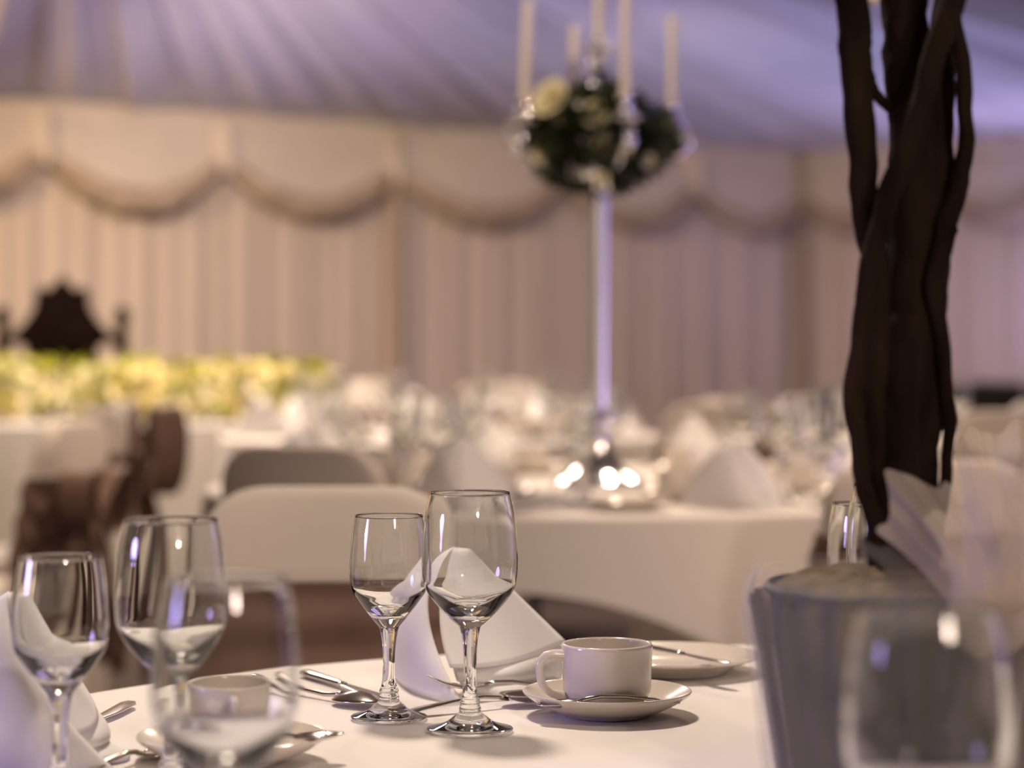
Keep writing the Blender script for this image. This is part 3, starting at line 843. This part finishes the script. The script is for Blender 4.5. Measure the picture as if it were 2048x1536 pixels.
while xs < 1.60:
    endf = min(1, (1.66-xs)/.16)
    for a in (-12, 22, 52, 85, 118, 150):
        aa = math.radians(a+random.uniform(-10,10))
        if random.random() < .21: continue
        rr = .17
        p = Vector((xs+random.uniform(-.03,.03), -rr*math.cos(aa)*.95, .066+.185*max(0, math.sin(aa))*(.45+.55*endf)*.76))
        v = Vector((random.uniform(-.3,.3), -math.cos(aa), max(0, math.sin(aa))+.1)); k = random.uniform(1.15, 1.6)
        link('rose', random.choice((rose_me, rosep_me)), ga, p, aim(v), (k,)*3); cnt += 1
    xs += .085

th = thing('throne_chair', 'dark carved wooden throne chair behind the flower garland', 'chair', (X(105, 10.3), 10.3, 0))
s = 10.3/F
def tx(px): return (px-105)*s
def tz(py): return H-(py-HOR)*s
half = [(0,728),(32,724),(70,714),(74,694),(87,688),(116,688),(116,667),(94,664),(70,637),(54,612),(52,578),(42,573),(24,577),(12,562),(0,548)]
ol = [(a*s, tz(b)) for a, b in half]+[(-a*s, tz(b)) for a, b in half[-2:0:-1]]
mesh('carved_crest', *slab(ol, .055, .008, lambda x, y, z: (x, y+.22, z)), M['darkwood'], th, True, 40)
mesh('back_panel', *slab([(-.17,.55),(.17,.55),(.17,.985),(-.17,.985)], .03, .006, lambda x, y, z: (x, y+.22, z)), M['darkwood'], th, True, 40)
for sx in (-1, 1):
    p = mesh('back_post', *lathe(spline([(.026,0),(.026,.45),(.032,.50),(.024,.56),(.030,.80),(.030,1.06),(.022,1.10),(.032,1.14),(.032,1.19),(.014,1.215)], 60), 20, True, True), M['darkwood'], th); p.location = (sx*.27, .22, 0)
    p = mesh('front_leg', *lathe(spline([(.028,0),(.034,.06),(.022,.12),(.032,.25),(.024,.35),(.032,.42)], 30), 20, True, True), M['darkwood'], th); p.location = (sx*.27, -.25, 0)
    p = mesh('armrest', *tube([(sx*.27,.20,.68),(sx*.29,0,.70),(sx*.29,-.18,.69),(sx*.28,-.27,.65)], .026, 12), M['darkwood'], th)
    p = mesh('arm_support', *tube([(sx*.27,-.25,.42),(sx*.28,-.25,.55),(sx*.28,-.24,.68)], .018, 10), M['darkwood'], th)
mesh('seat', *slab([(-.30,-.28),(.30,-.28),(.28,.24),(-.28,.24)], .08, .015, lambda x, y, z: (x, z, .44+y)), M['darkwood'], th, True, 40)
for i, (px, d, g_) in enumerate(((585, 8.88, big), (632, 8.90, small), (680, 8.88, big))):
    g2 = dup(g_, (X(px, d), d, .751), 0); keep('h', g2)
ordinals(sets['h'], 'wine glass at the right end of the head table', 'wine glasses on the head table')

# ------------------------------------------------------------------ bar counter by the right wall
bc = thing('bar_counter', 'low brown counter with black top behind the branches at right', 'counter', (3.25, 13.6, 0), math.atan2(U2.y, U2.x))
mesh('counter_top', *slab([(-1.4,-.34),(1.4,-.34),(1.4,.34),(-1.4,.34)], .13, .01, lambda x, y, z: (x, z, .725+y)), M['black'], bc, True, 40)
mesh('counter_body', *box(-1.33, 1.33, -.27, .27, .0, .66), M['counterwood'], bc, False)
for i in range(6):
    x = -1.33+.06+i*.43
    mesh('front_panel', *slab([(x,.08),(x+.38,.08),(x+.38,.64),(x,.64)], .02, .005, lambda x, y, z: (x, y-.275, z)), M['counterwood'], bc, True, 40)

# ------------------------------------------------------------------ branch centrepiece
TB = Vector((X(1800, 1.78), 1.78, .75)); DT = 1.78
bk = thing('bucket', 'dark zinc bucket of moss wrapped in tulle, holding the branches', 'bucket', TB)
mesh('bucket_body', *lathe([(.001,.002),(.074,.002),(.076,.0),(.079,.004),(.098,.158),(.102,.160),(.103,.164),(.100,.167),(.096,.163),(.077,.008),(.001,.006)], 64), M['bucket'], bk, True, 50)
def mo(u, v):
    a = 2*PI*u; r = .096*math.sin(v*PI/2)+.0005
    z = .160+.018*math.cos(v*PI/2)+.006*mnoise.noise(Vector((r*math.cos(a)*40, r*math.sin(a)*40, 1)))
    return (r*math.cos(a), r*math.sin(a), z)
mesh('moss', *grid(mo, 64, 14, True), M['moss'], bk)

tree = thing('branch_bundle', 'bundle of dark twisted branches standing in the tulle-wrapped bucket', 'branches', TB+Vector((0, 0, .15)))
def branch(name, pts, extra, seed, parent=tree):
    """pts: (px, py, dy, radius px); extra: world-offset continuation above the frame (dx,dy,dz,r)"""
    q = [(*(P(a, b, DT+dy)-TB-Vector((0,0,.15))), r/F*DT) for a, b, dy, r in pts]
    ex = [(q[0][0]+e[0], q[0][1]+e[1], q[0][2]+e[2], e[3]) for e in extra][::-1]
    sp = spline(ex+q, (len(q)+len(ex))*9)
    for i, p in enumerate(sp):
        pass
    path = [Vector(p[:3])+Vector((mnoise.noise(Vector((seed, i*.12, 0))), mnoise.noise(Vector((seed, i*.12, 5))), 0))*.0035 for i, p in enumerate(sp)]
    return mesh(name, *tube(path, [p[3]*1.06 for p in sp], 18, rough=.17, seed=seed), M['bark'], parent)
b1 = branch('branch', [(1700,-5,-.02,30),(1712,150,-.02,30),(1726,330,-.02,27),(1742,480,-.015,26),(1752,620,-.01,28),(1745,760,-.01,30),(1742,880,-.01,30),(1762,1000,0,28),(1785,1130,.0,34)],
       [(-.03,0,.12,.010),(-.10,.01,.26,.008),(-.14,.02,.40,.004)], 1)
b2 = branch('branch', [(1810,-5,.02,44),(1813,150,.02,44),(1826,320,.015,46),(1828,480,.01,50),(1822,640,.01,52),(1806,800,.0,52),(1792,930,.0,46),(1780,1040,.0,42),(1790,1140,.0,46)],
       [(.0,.02,.12,.014),(.03,.05,.28,.010),(.02,.10,.44,.004)], 2)
b3 = branch('branch', [(1905,-5,-.045,24),(1866,140,-.045,23),(1812,300,-.05,21),(1768,430,-.05,22),(1738,540,-.045,20),(1722,660,-.035,18),(1708,790,-.03,18),(1716,890,-.025,17),(1742,1010,-.015,18),(1770,1130,-.01,20)],
       [(.04,-.01,.12,.008),(.11,-.03,.26,.006),(.16,-.04,.38,.003)], 3)
b4 = branch('branch', [(1905,10,.0,14),(1924,140,.0,15),(1934,260,.0,15),(1922,350,.0,17),(1893,450,-.01,20),(1874,560,-.015,17),(1882,680,-.01,14),(1896,790,-.005,14),(1894,900,.0,12),(1884,1010,.0,12),(1860,1150,.01,13)],
       [(-.01,.02,.10,.005),(.06,.04,.24,.004),(.13,.05,.33,.002)], 4)
b5 = branch('branch', [(1886,40,.03,24),(1880,160,.03,28),(1872,320,.025,36),(1862,480,.015,36),(1858,640,.01,34),(1852,800,.01,36),(1846,900,.01,32),(1838,1010,.02,30),(1826,1140,.02,34)],
       [(.02,.02,.12,.008),(.05,.06,.28,.006),(.07,.08,.38,.003)], 5)
branch('twig', [(1718,60,-.015,15),(1730,130,-.012,14),(1750,185,.0,11),(1786,222,.015,10)], [], 6, tree)
kt = branch('knot', [(1905,440,-.012,4),(1908,452,-.014,9),(1902,470,-.014,8),(1896,485,-.012,4)], [], 7, tree)
# twigs that carry the crown above the frame
random.seed(5)
for (o_, dx, dy, dz) in ((b1,-.12,.0,.5),(b2,.02,.05,.55),(b3,.14,-.03,.5),(b5,.05,.05,.5)):
    for k in range(3):
        a = Vector((X(1800,DT)*0+dx*.5+random.uniform(-.03,.03), dy, .47+.05*k+.1)); c = a+Vector((random.uniform(-.18,.18)+dx*.6, random.uniform(-.12,.12), random.uniform(.08,.2)))
        m = (a+c)/2+Vector((random.uniform(-.03,.03), 0, .02))
        mesh('twig', *tube(spline([tuple(a), tuple(m), tuple(c)], 10), [.0035-.0024*i/10 for i in range(11)], 8), M['bark'], tree)
pb = mesh('pearl_bead', *lathe(spline([(.0003,-.006),(.0055,-.003),(.0062,0),(.0055,.003),(.0003,.006)], 14), 20), M['candle'])
pb.location = P(1743, -2, DT-.01); tag(pb, 'small pale bead hanging between the branches at the top', 'bead')
# tulle wrap and bow
tw = thing('tulle_bow', 'cream tulle wrapped round the bucket and tied in a big bow', 'tulle', TB)
def wr(u, v):
    a = 2*PI*u; z = .002+.178*v; r = .0795+.0245*(z/.16)+.014+.003*math.sin(a*23+2*math.sin(a*3))+.003*math.sin(a*9+v*3)
    if v > .85: r -= .012*(v-.85)/.15
    return (r*math.cos(a), r*math.sin(a), z)
def wr0(u, v):
    a = 2*PI*u; z = .003+.155*v; r = .0795+.0245*(z/.16)+.0060+.0048*math.sin(a*17+1.5*math.sin(a*4))
    return (r*math.cos(a), r*math.sin(a), z)
mesh('lining', *grid(wr0, 320, 8, True), M['organza'], tw)
mesh('wrap', *grid(wr, 260, 14, True), M['tullethin'], tw)
def wr2(u, v):
    q = wr(u, v); k = 1.03+.012*math.sin(u*2*PI*5); return (q[0]*k, q[1]*k, q[2]*(.96)+.001)
mesh('wrap', *grid(wr2, 260, 14, True), M['tullethin'], tw)
KN = P(1985, 1235, 1.69)-TB
def fan(tip0, tip1, bulge, name, w0=.012, mt='tulle', seed=0, arc=.035):
    t0, t1 = P(*tip0)-TB, P(*tip1)-TB
    def fn(u, v):
        e = t0.lerp(t1, u); mid = (t0+t1)/2
        e = e+(mid-KN).normalized()*(arc*math.sin(PI*u)**.8+.008*math.sin(u*11+seed*2)+.0015*math.sin(u*27+seed))
        q = KN.lerp(e, v)
        ax = (t1-t0).normalized()
        q += ax*(u-.5)*w0*(1-v)**2
        q.y -= bulge*math.sin(PI*v**.8)*(.4+.6*math.sin(PI*u))
        q.y += v*(.007*math.sin(u*9+seed+2*v)+.0026*math.sin(u*31+seed*2+1.5*v)+.001*math.sin(u*67+seed))
        return q
    return mesh(name, *grid(fn, 130, 26), M[mt], tw)
fan((1768, 1085, 1.69), (1905, 975, 1.71), .045, 'bow_loop', .05, seed=1, arc=.030)
fan((1905, 905, 1.78), (2085, 885, 1.76), .05, 'bow_loop', .08, seed=3, arc=.02)
fan((1845, 1055, 1.66), (2090, 1010, 1.66), .06, 'bow_loop', .08, seed=4, arc=.02)
fan((2030, 940, 1.72), (2190, 1060, 1.72), .06, 'bow_loop', .06, seed=5)
fan((2180, 1080, 1.70), (2170, 1260, 1.70), .05, 'bow_loop', .06, seed=6)
fan((1830, 1190, 1.665), (1775, 1090, 1.69), .03, 'bow_loop', .04, seed=7, mt='tullethin')
fan((1890, 1450, 1.66), (1990, 1500, 1.65), .02, 'bow_tail', .03, seed=8, mt='tullethin')
fan((2010, 1500, 1.65), (2130, 1470, 1.67), .02, 'bow_tail', .03, seed=9, mt='tullethin')
kv, kf = lathe(spline([(.001,-.028),(.018,-.022),(.024,0),(.018,.022),(.001,.028)], 20), 24)
k_ = mesh('bow_knot', kv, kf, M['tulle'], tw); k_.location = KN
